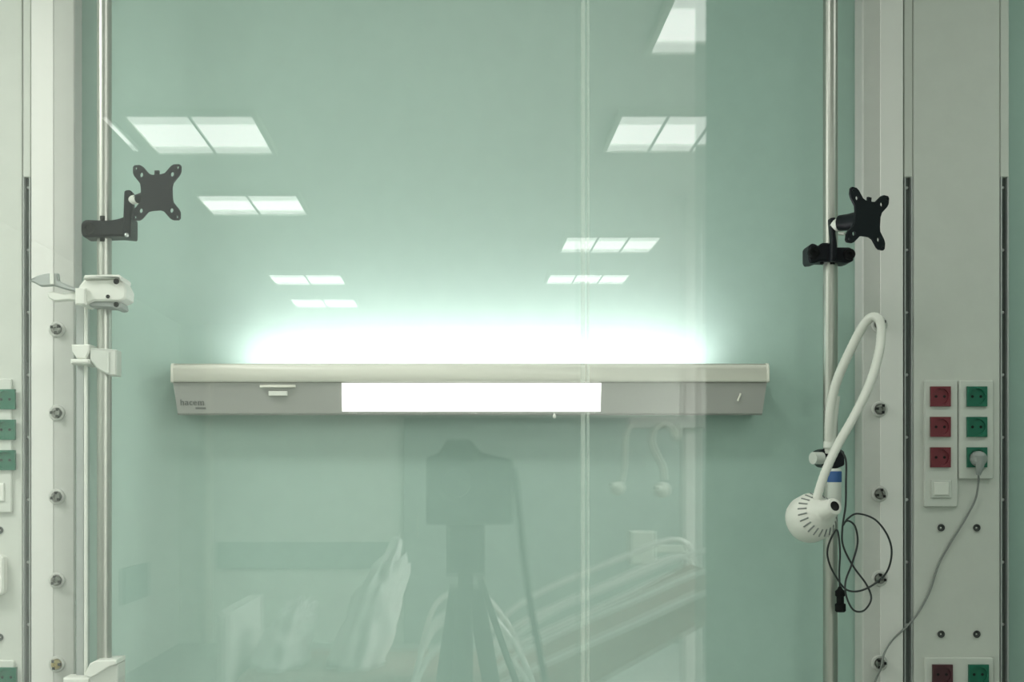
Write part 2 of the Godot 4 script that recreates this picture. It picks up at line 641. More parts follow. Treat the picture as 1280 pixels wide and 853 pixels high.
func glass_door() -> void:
	var edge := 0.2445
	var t := Node3D.new()
	t.name = "door_1"
	add_child(t)
	t.position = Vector3(-0.4, 0.0, GLASS_Z)
	tag(t, "clear double glass sliding door mirroring the ceiling lights of the ward", "door")
	t.set_meta("kind", "structure")
	for z in [GLASS_Z, GLASS_Z - 0.0575]:
		var g := st()
		g.set_smooth_group(-1)
		for f in [z, z - 0.008]:
			var a := Vector3(-1.05, 0.07, f)
			var b := Vector3(edge, 2.65, f)
			if f == z:
				quad(g, Vector3(a.x, a.y, f), Vector3(a.x, b.y, f), Vector3(b.x, b.y, f), Vector3(b.x, a.y, f))
			else:
				quad(g, Vector3(a.x, a.y, f), Vector3(b.x, a.y, f), Vector3(b.x, b.y, f), Vector3(a.x, b.y, f))
		obj("pane", g, M.door_glass, t)
	var s := st()
	for e in [[727.0, 730.5], [734.4, 735.8]]:
		box(s, Vector3(P(e[0], 0, GLASS_Z - 0.03).x, 0.07, GLASS_Z - 0.040), Vector3(P(e[1], 0, GLASS_Z - 0.03).x, 2.65, GLASS_Z - 0.022))
	obj("edge_glint", s, M.glint_clear, t)  # pale strips imitate the bright glint of a pane edge
	s = st()
	box(s, Vector3(-1.1, 0.03, GLASS_Z - 0.075), Vector3(-1.05, 2.68, GLASS_Z + 0.012), 0.003)
	obj("stile", s, M.aluminium, t)
	s = st()
	box(s, Vector3(-1.1, 2.65, GLASS_Z - 0.075), Vector3(edge, 2.7, GLASS_Z + 0.012), 0.003)
	obj("top_rail", s, M.aluminium, t)
	s = st()
	box(s, Vector3(-1.1, 0.012, GLASS_Z - 0.075), Vector3(edge, 0.07, GLASS_Z + 0.012), 0.003)
	obj("bottom_rail", s, M.aluminium, t)


const POLE_Z := 0.17
const POLE_R := 0.0158


func pole_x(side: int) -> float:
	return P(130.5 if side == 0 else 1038.0, 0, POLE_Z).x


func poles() -> void:
	for side in 2:
		var x := pole_x(side)
		var t := thing("equipment_pole", ["tall steel pole carrying the white clamp bar and a black bracket", "tall steel pole carrying the gooseneck lamp and a black bracket"][side], "pole", Vector3(x, 0, POLE_Z), "steel equipment poles")
		var s := st()
		rod(s, Vector3(x, 0.0, POLE_Z), Vector3(x, CEIL, POLE_Z), POLE_R, 32)
		obj("tube", s, M.steel, t)
		for y in [0.25, 2.85]:
			s = st()
			rod(s, Vector3(x, y, 0.0), Vector3(x, y, POLE_Z - 0.01), 0.010, 14)
			lathe(s, [[0.0, 0.03], [0.006, 0.03], [0.008, 0.026], [0.008, 0.009]], Vector3(x, y, 0), Vector3(0, 0, 1), 20, false)
			obj("wall_stay", s, M.dull_steel, t)


func bed_lamp() -> void:
	var x0 := P(213.5, 0, 0.11).x
	var x1 := P(961.5, 0, 0.11).x
	var yb := P(0, 519, 0.088).y
	var ys := P(0, 478.5, 0.108).y
	var yt := P(0, 455, 0.1).y
	var t := thing("bed_head_lamp", "long off-white wall lamp with glowing reading diffuser and upward light", "wall lamp", Vector3((x0 + x1) / 2, yb, 0))
	# body: lower grey housing, an outline in (z, y)
	var body := PackedVector2Array([Vector2(0.0, yb + 0.004), Vector2(0.082, yb), Vector2(0.088, yb + 0.004), Vector2(0.104, ys), Vector2(0.0, ys)])
	var s := st()
	var bx0 := P(222, 0, 0.09).x
	var bx1 := P(953, 0, 0.09).x
	# the lower housing narrows towards its bottom edge
	loft_x(s, body, x0 + 0.004, x1 - 0.004, bx0 - x0 - 0.004, x1 - bx1 - 0.004, yb, ys)
	obj("housing", s, M.lamp_grey, t)
	# the cover: rounded front lip in front of an open trough for the upward tube
	var cover := PackedVector2Array([Vector2(0.0, ys + 0.001), Vector2(0.108, ys + 0.001), Vector2(0.113, ys + 0.004), Vector2(0.1135, yt - 0.014), Vector2(0.110, yt - 0.005), Vector2(0.103, yt), Vector2(0.096, yt), Vector2(0.094, yt - 0.006), Vector2(0.092, ys + 0.007), Vector2(0.0, ys + 0.007)])
	s = st()
	prism_x(s, cover, x0 + 0.006, x1 - 0.006)
	obj("cover", s, M.lamp_cover, t)
	for e in [[x0, x0 + 0.006], [x1 - 0.006, x1]]:
		s = st()
		var cap := PackedVector2Array([Vector2(0.0, ys + 0.0005), Vector2(0.109, ys + 0.0005), Vector2(0.114, ys + 0.004), Vector2(0.1145, yt - 0.014), Vector2(0.110, yt - 0.004), Vector2(0.103, yt + 0.001), Vector2(0.0, yt + 0.001)])
		prism_x(s, cap, e[0], e[1])
		obj("end_cap", s, M.lamp_cover, t)
	# upward tube
	var tx0 := P(292, 0, 0.05).x
	var tx1 := P(898, 0, 0.05).x
	var ty := ys + 0.022
	s = st()
	rod(s, Vector3(tx0, ty, 0.074), Vector3(tx1, ty, 0.074), 0.012, 16)
	obj("light_tube", s, M.tube_glow, t)
	for x in [tx0, tx1]:
		s = st()
		box(s, Vector3(x - 0.012, ys + 0.007, 0.058), Vector3(x + 0.012, ty + 0.012, 0.09), 0.002)
		obj("tube_holder", s, M.white_plastic, t)
	area(Vector3((tx0 + tx1) / 2, ty + 0.0135, 0.074), Vector3(0, 1.0, -0.2), Vector2(tx1 - tx0 - 0.04, 0.02), E_WASH, TUBE_C, t)
	# reading diffuser, standing a little proud of the sloping front
	var dx0 := P(427.5, 0, 0.1).x
	var dx1 := P(751, 0, 0.1).x
	var slope := (0.104 - 0.088) / (ys - yb - 0.004)
	var dy0 := P(0, 514.5, 0.095).y
	var dy1 := ys - 0.001
	var zf := func(y: float) -> float: return 0.088 + (y - yb - 0.004) * slope
	s = st()
	prism_x(s, PackedVector2Array([Vector2(zf.call(dy0) - 0.004, dy0), Vector2(zf.call(dy0) + 0.003, dy0), Vector2(zf.call(dy1) + 0.003, dy1), Vector2(zf.call(dy1) - 0.004, dy1)]), dx0, dx1)
	obj("diffuser", s, M.read_glow, t)
	area(Vector3((dx0 + dx1) / 2, (dy0 + dy1) / 2, 0.105), Vector3(0, -0.22, 1.0), Vector2(dx1 - dx0, dy1 - dy0), E_READ, LIGHT_C, t)
	# small pieces on the front
	s = st()
	var sw := P(347, 483, 0.107)
	box(s, sw - Vector3(0.040, 0.003, 0.006), sw + Vector3(0.040, 0.0025, 0.004), 0.001)
	obj("switch_lip", s, M.lamp_cover, t)
	s = st()
	sw = P(347.5, 492, 0.104)
	box(s, sw - Vector3(0.021, 0.0055, 0.006), sw + Vector3(0.021, 0.005, 0.003), 0.001)
	obj("switch", s, M.white_plastic, t)
	s = st()
	sw = P(693, 519.5, 0.086)
	lathe(s, [[-0.004, 0.002], [0.0, 0.0035], [0.003, 0.004], [0.006, 0.003], [0.0075, 0.0001]], sw, Vector3(0, -1, 0.2), 12)
	obj("pull_knob", s, M.white_plastic, t)
	s = st()
	sw = P(924, 497, 0.098)
	rod(s, sw + Vector3(-0.003, -0.008, 0.0), sw + Vector3(0.003, 0.009, 0.002), 0.0022, 8)
	obj("release_pin", s, M.lamp_cover, t)
	# maker's lettering
	lettering("hacem", P(224, 509.5, 0), 0.0130, t, zf, slope)
	s = st()
	var ba := P(244, 511.6, 0.094)
	var bb := P(257, 509.2, 0.094)
	box(s, Vector3(ba.x, ba.y, zf.call(ba.y)), Vector3(bb.x, bb.y, zf.call(ba.y) + 0.0012))
	obj("lettering_line", s, M.letter_grey, t)


func lettering(text: String, at: Vector3, height: float, t: Node3D, zf: Callable, slope: float) -> void:
	var f := SystemFont.new()
	f.font_names = PackedStringArray(["Droid Sans"])
	f.font_weight = 700
	var m := TextMesh.new()
	m.font = f
	m.text = text
	m.font_size = 32
	m.pixel_size = height / 24.0
	m.depth = 0.001
	m.horizontal_alignment = HORIZONTAL_ALIGNMENT_LEFT
	var w := P(222.5, 503.5, 0.098)
	var o := put("lettering", m, M.letter_grey, t)
	o.position = Vector3(w.x + 0.003, w.y, zf.call(w.y) + 0.0004) - origin_of(t)
	o.rotation.x = atan(slope)


func loft_x(s: SurfaceTool, prof: PackedVector2Array, x0: float, x1: float, in0: float, in1: float, yb: float, ys: float) -> void:
	# a profile (z, y) swept along x whose ends slope inwards towards the bottom
	var p := prof
	if Geometry2D.is_polygon_clockwise(p):
		p = p.duplicate()
		p.reverse()
	s.set_smooth_group(-1)
	var L := PackedVector3Array()
	var Rr := PackedVector3Array()
	for v in p:
		var k := clampf(1.0 - (v.y - yb) / (ys - yb), 0.0, 1.0)
		L.append(Vector3(x0 + in0 * k, v.y, v.x))
		Rr.append(Vector3(x1 - in1 * k, v.y, v.x))
	var n := p.size()
	for i in n:
		var j := (i + 1) % n
		quad(s, L[i], L[j], Rr[j], Rr[i])
	var idx := Geometry2D.triangulate_polygon(p)
	for i in range(0, idx.size(), 3):
		for q in [idx[i], idx[i + 1], idx[i + 2]]:
			s.add_vertex(L[q])
		for q in [idx[i], idx[i + 2], idx[i + 1]]:
			s.add_vertex(Rr[q])


# black monitor brackets on the poles
func vesa_plate(t: Node3D, at: Vector3, yaw: float, pitch: float, roll: float) -> void:
	var c := CSGCombiner3D.new()
	c.name = "screen_plate"
	t.add_child(c)
	c.position = at - origin_of(t)
	c.rotation = Vector3(pitch, yaw, roll)
	var pts := PackedVector2Array()
	var quarter := [Vector2(0.010, 0.038), Vector2(0.020, 0.040), Vector2(0.035, 0.0545), Vector2(0.042, 0.058), Vector2(0.054, 0.058), Vector2(0.058, 0.054), Vector2(0.058, 0.042), Vector2(0.0545, 0.035), Vector2(0.040, 0.020), Vector2(0.037, 0.010)]
	for q in 4:
		for v in quarter:
			pts.append(Vector2(v.x, v.y).rotated(-PI / 2 * q))
	var poly := CSGPolygon3D.new()
	poly.polygon = pts
	poly.depth = 0.005
	poly.position = Vector3(0, 0, 0.0025)
	poly.material = M.black_plastic
	c.add_child(poly)
	var nub := CSGBox3D.new()
	nub.size = Vector3(0.010, 0.012, 0.005)
	nub.position = Vector3(0, 0.040, 0)
	nub.material = M.black_plastic
	c.add_child(nub)
	for sx in [-1, 1]:
		for sy in [-1, 1]:
			for r in [[0.0375, 0.0050], [0.0512, 0.0030]]:
				var h := CSGCylinder3D.new()
				h.operation = CSGShape3D.OPERATION_SUBTRACTION
				h.radius = r[1]
				h.height = 0.03
				h.sides = 14
				h.rotation.x = PI / 2
				h.position = Vector3(sx * r[0], sy * r[0], 0)
				h.material = M.black_plastic
				c.add_child(h)


func mounts() -> void:
	# the bracket on the pole with the white clamp bar
	var x := pole_x(0)
	var t := thing("monitor_bracket", "black screen bracket facing forward on pole above the white clamp", "bracket", Vector3(x, P(0, 285, POLE_Z).y, POLE_Z), "black screen brackets")
	var s := st()
	prism(s, round_poly(pixpoly([[101, 279], [106, 274.5], [133, 275.5], [146, 274], [157, 270], [165, 270], [165, 297], [149, 295], [104, 296.5], [101, 291]], 0.20), 0.006), POLE_Z - 0.026, POLE_Z + 0.030, 0.004)
	obj("clamp", s, M.black_plastic, t)
	s = st()
	var k := P(111, 285.5, POLE_Z + 0.03)
	lathe(s, [[0.0, 0.013], [0.008, 0.013], [0.011, 0.0105], [0.011, 0.005], [0.008, 0.004], [0.008, 0.0001]], k, Vector3(0, 0, 1), 20, false)
	obj("clamp_screw", s, M.black_matt, t)
	s = st()
	var n := P(128.5, 296, POLE_Z + 0.012)
	rod(s, n + Vector3(0, 0.045, 0), n - Vector3(0, 0.011, 0), 0.0065, 12)
	obj("pivot_pin", s, M.black_matt, t)
	s = st()
	prism(s, round_poly(pixpoly([[156, 239], [163, 238], [166.5, 241], [166.5, 262], [164.5, 275], [164, 297], [154, 296]], 0.215), 0.004), POLE_Z + 0.028, POLE_Z + 0.052, 0.003)
	obj("upright", s, M.black_plastic, t)
	s = st()
	var c := P(158.5, 294, POLE_Z + 0.053)
	lathe(s, [[-0.002, 0.0045], [0.003, 0.0045], [0.005, 0.0025], [0.005, 0.0001]], c, Vector3(0, 0, 1), 12)
	obj("bolt", s, M.aluminium, t)
	var at := P(196, 241, 0.285)
	s = st()
	rod(s, P(165.5, 250, 0.215), P(173, 249, 0.235), 0.010, 14)
	obj("bushing", s, M.white_plastic, t)
	s = st()
	tube(s, PackedVector3Array([P(171, 249, 0.23), P(184, 246, 0.25), at + Vector3(-0.006, 0, -0.016)]), [0.010, 0.016], 14)
	obj("tilt_joint", s, M.black_plastic, t)
	vesa_plate(t, at, deg_to_rad(-20), deg_to_rad(4), deg_to_rad(-3.5))
	# the bracket on the pole of the gooseneck lamp
	x = pole_x(1)
	t = thing("monitor_bracket", "black screen bracket turned aside on pole above the gooseneck lamp", "bracket", Vector3(x, P(0, 317, POLE_Z).y, POLE_Z), "black screen brackets")
	s = st()
	prism(s, round_poly(pixpoly([[1011, 308], [1015, 304], [1020, 305], [1024, 308], [1027, 303.5], [1041, 303.5], [1043, 309], [1063, 309], [1067.5, 313], [1067.5, 326], [1060, 328.5], [1043, 327], [1025, 326], [1020, 328.5], [1013, 329], [1011, 325]], 0.20), 0.004), POLE_Z - 0.026, POLE_Z + 0.030, 0.004)
	obj("clamp", s, M.black_plastic, t)
	for q in [[1016, 316.5], [1061, 318.5]]:
		s = st()
		lathe(s, [[0.0, 0.012], [0.009, 0.012], [0.012, 0.0095], [0.012, 0.005], [0.009, 0.004], [0.009, 0.0001]], P(q[0], q[1], POLE_Z + 0.03), Vector3(0, 0, 1), 20, false)
		obj("clamp_screw", s, M.black_matt, t)
	s = st()
	n = P(1040, 331, POLE_Z + 0.012)
	rod(s, n + Vector3(0, 0.03, 0), n, 0.006, 12)
	rod(s, n + Vector3(-0.022, 0.03, 0), n + Vector3(-0.022, 0.002, 0), 0.004, 10)
	obj("pivot_pin", s, M.black_matt, t)
	s = st()
	prism(s, round_poly(pixpoly([[1037, 273], [1044, 272], [1044, 290], [1046, 308], [1045, 327], [1038, 327], [1039, 300]], 0.215), 0.003), POLE_Z + 0.028, POLE_Z + 0.050, 0.003)
	obj("upright", s, M.black_plastic, t)
	s = st()
	rod(s, P(1043.5, 281.5, 0.21), P(1050.5, 281.5, 0.225), 0.0135, 16)
	rod(s, P(1049, 292, 0.215), P(1056, 292, 0.225), 0.004, 10)
	obj("bushing", s, M.white_plastic, t)
	at = P(1084, 274, 0.29)
	s = st()
	tube(s, PackedVector3Array([P(1050, 279, 0.225), P(1060, 278, 0.24), P(1070, 276, 0.262), at + Vector3(-0.008, 0, -0.013)]), [0.017, 0.019], 14)
	obj("tilt_joint", s, M.black_plastic, t)
	vesa_plate(t, at, deg_to_rad(31), deg_to_rad(3), deg_to_rad(-4.0))


# white clamp bar beside the column: an upright profile with two clamps and a lever
func bar_bracket() -> void:
	var base := P(104, 853, 0.13)
	var t := thing("clamp_bar", "upright grey bar with white clamps and a grey lever on pole", "clamp", Vector3(base.x, 0.35, base.z))
	var s := st()
	var z := 0.155
	box(s, Vector3(P(95, 0, z).x, 0.35, z - 0.045), Vector3(P(105.5, 0, z).x, P(0, 372, z).y, z), 0.002)
	obj("bar", s, M.slot_metal, t)
	s = st()
	rod(s, Vector3(P(108, 0, z).x, 0.35, z + 0.004), Vector3(P(108, 0, z).x, P(0, 372, z).y, z + 0.004), 0.0042, 14)
	obj("rod", s, M.white_plastic, t)
	# upper clamp
	z = 0.225
	s = st()
	prism(s, round_poly(pixpoly([[95, 366], [99, 357], [105, 349], [126, 349], [146, 347], [153, 352], [158, 362], [157, 373], [150, 377], [117, 376.5], [104, 382.5], [96, 380]], z), 0.003), z - 0.075, z, 0.004)
	var up := obj("upper_clamp", s, M.white_plastic, t)
	s = st()
	prism(s, round_poly(pixpoly([[104, 349], [106, 344], [149, 343.5], [153, 347], [152, 352], [147, 347.5]], z + 0.01), 0.002), z - 0.07, z + 0.012, 0.002)
	obj("cap", s, M.white_plastic, up)
	s = st()
	prism(s, round_poly(pixpoly([[111, 377], [151, 377.5], [153, 385.5], [146, 387], [140, 384], [112, 383.5]], z - 0.01), 0.003), z - 0.07, z - 0.008, 0.002)
	obj("under_jaw", s, M.plug_grey, up)
	for q in [[145.5, 352, 0.0062], [135, 371, 0.0042], [145.5, 381, 0.0058]]:
		s = st()
		lathe(s, [[0.0, q[2]], [0.0022, q[2]], [0.0022, q[2] * 0.6], [0.0006, q[2] * 0.5], [0.0006, 0.0001]], P(q[0], q[1], z + (0.012 if q[1] < 360 else 0.0005)), Vector3(0, 0, 1), 12, false)
		obj("screw", s, M.black_matt, up)
	s = st()
	prism(s, round_poly(pixpoly([[56, 366], [60, 363], [80, 366], [99, 361], [99, 377], [84, 374], [66, 376], [58, 372]], 0.235), 0.004), 0.205, 0.222, 0.003)
	obj("tongue", s, M.white_plastic, t)
	s = st()
	box(s, P(96, 382, z), P(107, 360, z + 0.014), 0.003)
	obj("catch", s, M.white_plastic, t)
	s = st()
	prism(s, round_poly(pixpoly([[34, 350.5], [46, 344], [58, 341.5], [72, 341], [73, 351], [90, 358.5], [97, 361], [96, 365], [82, 362], [66, 357], [50, 358], [41, 353]], 0.235), 0.003), 0.218, 0.232, 0.003)
	obj("lever", s, M.slot_metal, t)
	s = st()
	box(s, P(63, 356, 0.232), P(67, 342, 0.237), 0.001)
	obj("lever_rib", s, M.white_plastic, t)
	# lower clamp: hex cap, collar and a wing to the pole
	z = 0.19
	s = st()
	prism(s, pixpoly([[90, 431], [113, 431], [113, 439], [108, 449], [97, 449], [91, 440]], z), z - 0.085, z + 0.006, 0.003)
	var low := obj("lower_clamp", s, M.white_plastic, t)
	s = st()
	prism(s, pixpoly([[90, 449.5], [113.5, 449.5], [113.5, 455.5], [90, 455.5]], z), z - 0.085, z + 0.012, 0.003)
	obj("collar", s, M.white_plastic, low)
	s = st()
	prism(s, round_poly(pixpoly([[113, 435], [146.5, 437.5], [146.5, 470], [138, 470], [124, 463], [113, 452]], z), 0.002), z - 0.04, z + 0.004, 0.003)
	obj("wing", s, M.plate_plastic, low)
	s = st()
	box(s, P(134, 467, z + 0.004), P(136.5, 441, z + 0.007), 0.001)
	obj("wing_rib", s, M.plate_plastic, low)
	# bottom clamp
	z = 0.21
	s = st()
	var q0 := P(112, 890, z)
	var q1 := P(147, 831, z)
	box(s, Vector3(q0.x, q0.y, z - 0.07), Vector3(q1.x, q1.y, z), 0.003)
	var bot := obj("bottom_clamp", s, M.plate_plastic, t)
	s = st()
	prism(s, pixpoly([[107, 844], [114, 829], [121, 825.5], [147, 824.5], [147, 830], [138, 833], [124, 842], [114, 847]], z), z - 0.07, z + 0.012, 0.002)
	obj("hood", s, M.white_plastic, bot)
	s = st()
	box(s, P(89, 890, z - 0.075), P(112, 848, z - 0.012), 0.003)
	obj("foot_block", s, M.white_plastic, bot)


func gooseneck(label: String, pts: Array, r: float, head_at: Vector3, axis: Vector3, k: float, base: Vector3, slots: bool, group: String) -> Node3D:
	var t := thing("gooseneck_lamp", label, "lamp", base, group)
	var s := st()
	tube(s, smooth_path(pts, 12), [r * 1.12, r], 14, 0.025 if slots else 0.0)
	obj("hose", s, M.hose_cream, t)
	var h := st()
	lathe(h, [[0.0, 0.0105 * k], [0.0, 0.017 * k], [-0.003 * k, 0.0185 * k], [-0.030 * k, 0.0215 * k], [-0.040 * k, 0.026 * k], [-0.052 * k, 0.040 * k], [-0.062 * k, 0.048 * k], [-0.074 * k, 0.0525 * k], [-0.100 * k, 0.0525 * k], [-0.112 * k, 0.049 * k], [-0.120 * k, 0.038 * k], [-0.1205 * k, 0.0001]], head_at, axis, 32)
	var head := obj("head", h, M.hose_cream, t)
	h = st()
	lathe(h, [[0.0006 * k, 0.0108 * k], [-0.002 * k, 0.010 * k], [-0.003 * k, 0.0001]], head_at, axis, 18)
	obj("nozzle_hole", h, M.hole_black, head)
	if slots:
		var w := axis.normalized()
		var u := w.cross(Vector3.UP).normalized()
		var v := u.cross(w)
		for j in 22:
			var a := TAU * j / 22.0
			var d := u * cos(a) + v * sin(a)
			var p0 := head_at - w * 0.0485 * k + d * 0.0372 * k
			var p1 := head_at - w * 0.0635 * k + d * 0.0490 * k
			var g := st()
			rod(g, p0, p1, 0.0018, 6)
			obj("vent_slot", g, M.cord_grey, head)
	return t


func gooseneck_by_pole() -> void:
	var pts := [P(1037, 566, 0.20), P(1036.5, 535, 0.215), P(1039, 505, 0.22), P(1047, 474, 0.225), P(1062, 440, 0.235), P(1078, 409, 0.25), P(1089, 397, 0.26), P(1098, 399, 0.27), P(1101.5, 412, 0.275), P(1099, 440, 0.285), P(1088, 478, 0.30), P(1068, 520, 0.315), P(1047, 557, 0.325), P(1031, 592, 0.33), P(1019, 630, 0.325)]
	var t := gooseneck("cream gooseneck lamp hooked over itself with a vented head", pts, 0.0092, P(1043.5, 633, 0.375), Vector3(0.34, 0.31, 0.89), 0.97, P(1037, 566, 0.2), true, "")
	# the grip where the hose leaves its clamp
	var s := st()
	tube(s, PackedVector3Array([P(1038, 556, 0.205), P(1039, 530, 0.21), P(1043, 495, 0.215)]), [0.0115, 0.0125], 16)
	obj("grip", s, M.hose_cream, t)
	s = st()
	lathe(s, [[0.0, 0.008], [0.004, 0.0125], [0.016, 0.0125], [0.02, 0.009]], P(1036.5, 562, 0.205), Vector3(0, 1, 0), 18, false)
	obj("end_sleeve", s, M.white_plastic, t)
	s = st()
	prism(s, round_poly(pixpoly([[1024, 564], [1031, 561], [1048, 560], [1056, 565], [1056, 582], [1046, 586], [1030, 584], [1024, 578]], 0.2), 0.004), POLE_Z - 0.028, POLE_Z + 0.03, 0.003)
	obj("clamp", s, M.black_plastic, t)
	s = st()
	rod(s, P(1027, 573, 0.20), P(1016, 573, 0.21), 0.0135, 18)
	obj("clamp_knob", s, M.plate_plastic, t)


func small_gear() -> void:
	# clear tube with a blue band, below the lamp clamp
	var a := P(1043, 586, 0.215)
	var t := thing("flow_tube", "pale translucent tube with a blue band on the lamp pole", "tube", a)
	var s := st()
	lathe(s, [[0.0, 0.0001], [0.0, 0.013], [0.003, 0.0145], [0.080, 0.0145], [0.086, 0.011], [0.092, 0.006], [0.1, 0.006], [0.1, 0.0001]], a, Vector3(0, -1, 0), 22)
	obj("tube", s, M.plate_plastic, t)
	s = st()
	lathe(s, [[0.006, 0.0151], [0.0075, 0.0155], [0.028, 0.0155], [0.0295, 0.0151]], a, Vector3(0, -1, 0), 22, false)
	obj("blue_band", s, M.blue_tape, t)
	# coiled black lead
	var z := 0.235
	var px := [[1046, 561], [1053, 566], [1057.5, 577], [1057.5, 604], [1057, 632], [1053, 661], [1054, 683], [1067, 709], [1083, 731], [1089, 749], [1080, 763.5], [1067, 763], [1058, 746], [1057, 727], [1065, 705], [1072, 679], [1069, 659], [1061, 651.5], [1054, 654]]
	var px2 := [[1054, 657], [1060, 648.5], [1072, 642.5], [1094, 650], [1110, 671], [1114.5, 694], [1106, 719], [1081, 737], [1059, 738], [1043.5, 719], [1035.5, 701], [1034.5, 686], [1041, 669], [1047, 664], [1050, 690], [1049, 715], [1050, 737]]
	var pts := []
	for i in px.size():
		pts.append(P(px[i][0], px[i][1], z + 0.012 * sin(i * 0.7)))
	var c := thing("black_cord", "thin black lead hanging in loops below the gooseneck lamp", "cord", pts[0])
	s = st()
	tube(s, smooth_path(pts, 7), 0.0021, 8)
	pts = []
	for i in px2.size():
		pts.append(P(px2[i][0], px2[i][1], z + 0.010 + 0.012 * sin((i + 17) * 0.7)))
	tube(s, smooth_path(pts, 7), 0.0021, 8)
	obj("lead", s, M.cord_black, c)
	s = st()
	var p: Vector3 = pts[pts.size() - 1]
	lathe(s, [[-0.006, 0.003], [0.0, 0.006], [0.004, 0.0105], [0.014, 0.0105], [0.016, 0.008], [0.030, 0.008], [0.032, 0.0115], [0.046, 0.0115], [0.049, 0.009], [0.049, 0.0001]], p, Vector3(0.02, -1, 0), 18, false)
	obj("connector", s, M.black_matt, c)


func socket(t: Node3D, at: Vector3, m: Material) -> void:
	# a 45 mm square socket with a round recess
	var c := CSGCombiner3D.new()
	c.name = "socket"
	t.add_child(c, true)
	c.position = at - origin_of(t)
	var b := CSGBox3D.new()
	b.size = Vector3(0.0455, 0.0455, 0.010)
	b.position = Vector3(0, 0, 0.001)
	b.material = m
	c.add_child(b)
	var h := CSGCylinder3D.new()
	h.operation = CSGShape3D.OPERATION_SUBTRACTION
	h.radius = 0.0185
	h.height = 0.02
	h.sides = 24
	h.rotation.x = PI / 2
	h.position = Vector3(0, 0, 0.0112)
	h.material = m
	c.add_child(h)
	for x in [-0.0095, 0.0095]:
		var s := st()
		lathe(s, [[0.0, 0.0032], [0.0012, 0.0032], [0.0012, 0.0001]], at + Vector3(x, 0, 0.0008), Vector3(0, 0, 1), 10, false)
		var o := obj("pin_hole", s, M.hole_black, c)
		o.position = -at


func plate(px: Array, label: String, group: String) -> Node3D:
	var z := 0.058
	var a := P(px[0], px[3], z)
	var b := P(px[2], px[1], z)
	var t := thing("socket_plate", label, "socket plate", Vector3((a.x + b.x) / 2, a.y, z), group)
	var s := st()
	var poly := round_poly(PackedVector2Array([Vector2(a.x, a.y), Vector2(b.x, a.y), Vector2(b.x, b.y), Vector2(a.x, b.y)]), 0.004)
	prism(s, poly, z, z + 0.009, 0.002, true)
	obj("plate", s, M.plate_plastic, t)
	return t


func sockets() -> void:
	var z := 0.058 + 0.0095
	for off in [0.0, -1213.0]:
		var l: bool = off < 0.0
		var dy := 3.5 if l else 0.0
		if not l:
			var t := plate([1154, 476, 1195.5, 634], "tall white plate with three red sockets and a small switch", "socket plates")
			for y in [496, 534, 572]:
				socket(t, P(1175, y, z), M.socket_red)
			var s := st()
			var a := P(1163, 623, z)
			var b := P(1189, 600, z)
			box(s, a - Vector3(0, 0, 0.002), Vector3(b.x, b.y, z + 0.004), 0.002)
			var sw := obj("switch", s, M.plate_plastic, t)
			s = st()
			box(s, P(1167, 619.5, z + 0.003), Vector3(P(1185, 0, z).x, P(0, 603, z).y, z + 0.0075), 0.002)
			obj("rocker", s, M.white_plastic, sw)
		var t2 := plate([1197 + off, 476 + dy, 1240 + off, 599 + dy], "white plate with three green sockets, one holding a grey plug", "socket plates") if not l else plate([1196 + off, 474, 1229 + off, 641], "white plate with green sockets and a switch beside the clamp bar column", "socket plates")
		for y in [496, 534, 572]:
			socket(t2, P(1220.5 + off - (0.5 if l else 0.0), y + dy, z), M.socket_green)
		if l:
			var s := st()
			box(s, P(-20, 627, z - 0.002), P(5, 604, z + 0.004), 0.002)
			obj("switch", s, M.white_plastic, t2)
		# lower sockets, cut by the frame
		var t3 := plate([1155 + off, 822 + dy, 1240 + off - (8.0 if l else 0.0), 940 + dy], "white plate with a maroon and a green socket " + ("beside the clamp bar" if l else "below the trailing lead"), "socket plates")
		socket(t3, P(1177.5 + off, 843.5 + dy, z), M.socket_maroon)
		socket(t3, P(1222.5 + off - (1.0 if l else 0.0), 843.5 + dy, z), M.socket_green)
		if not l:
			socket(t3, P(1177.5, 882, z), M.socket_maroon)
			socket(t3, P(1222.5, 882, z), M.socket_green)
	# rounded white housing cut by the frame
	var s := st()
	prism(s, round_poly(pixpoly([[-40, 694], [7, 694], [7, 744], [-40, 744]], 0.07), 0.012), 0.058, 0.085, 0.004, true)
	tag(obj("wall_housing", s, M.white_plastic), "rounded white housing on the panel below the green sockets", "housing")
	# plug and its grey lead
	var at := P(1221, 574, z)
	var t := thing("plug_lead", "grey plug in a green socket with lead trailing down", "plug", at)
	s = st()
	lathe(s, [[-0.004, 0.0178], [0.012, 0.0178], [0.020, 0.0165], [0.026, 0.011], [0.028, 0.0001]], at, Vector3(0, 0, 1), 22)
	obj("plug", s, M.plug_grey, t)
	s = st()
	tube(s, PackedVector3Array([at + Vector3(0, 0.006, 0.018), at + Vector3(0, -0.014, 0.019), P(1223, 594, z + 0.014)]), [0.0145, 0.005], 14)
	obj("strain_relief", s, M.plug_grey, t)
	s = st()
	var zz := 0.075
	var pts := [P(1222.7, 588, zz + 0.008), P(1223, 602, zz), P(1219, 625, zz - 0.004), P(1205, 652, zz - 0.008), P(1187, 681, zz - 0.010), P(1173, 707, zz - 0.010), P(1162, 740, zz - 0.010), P(1148, 766, zz - 0.008), P(1134, 783, zz), P(1115, 801, zz + 0.004), P(1105, 818, zz + 0.010), P(1101, 836, zz + 0.012), P(1093, 856, zz), P(1086, 900, zz), P(1084, 1100, zz)]
	tube(s, smooth_path(pts, 8), 0.0024, 8)
	obj("lead", s, M.cord_grey, t)


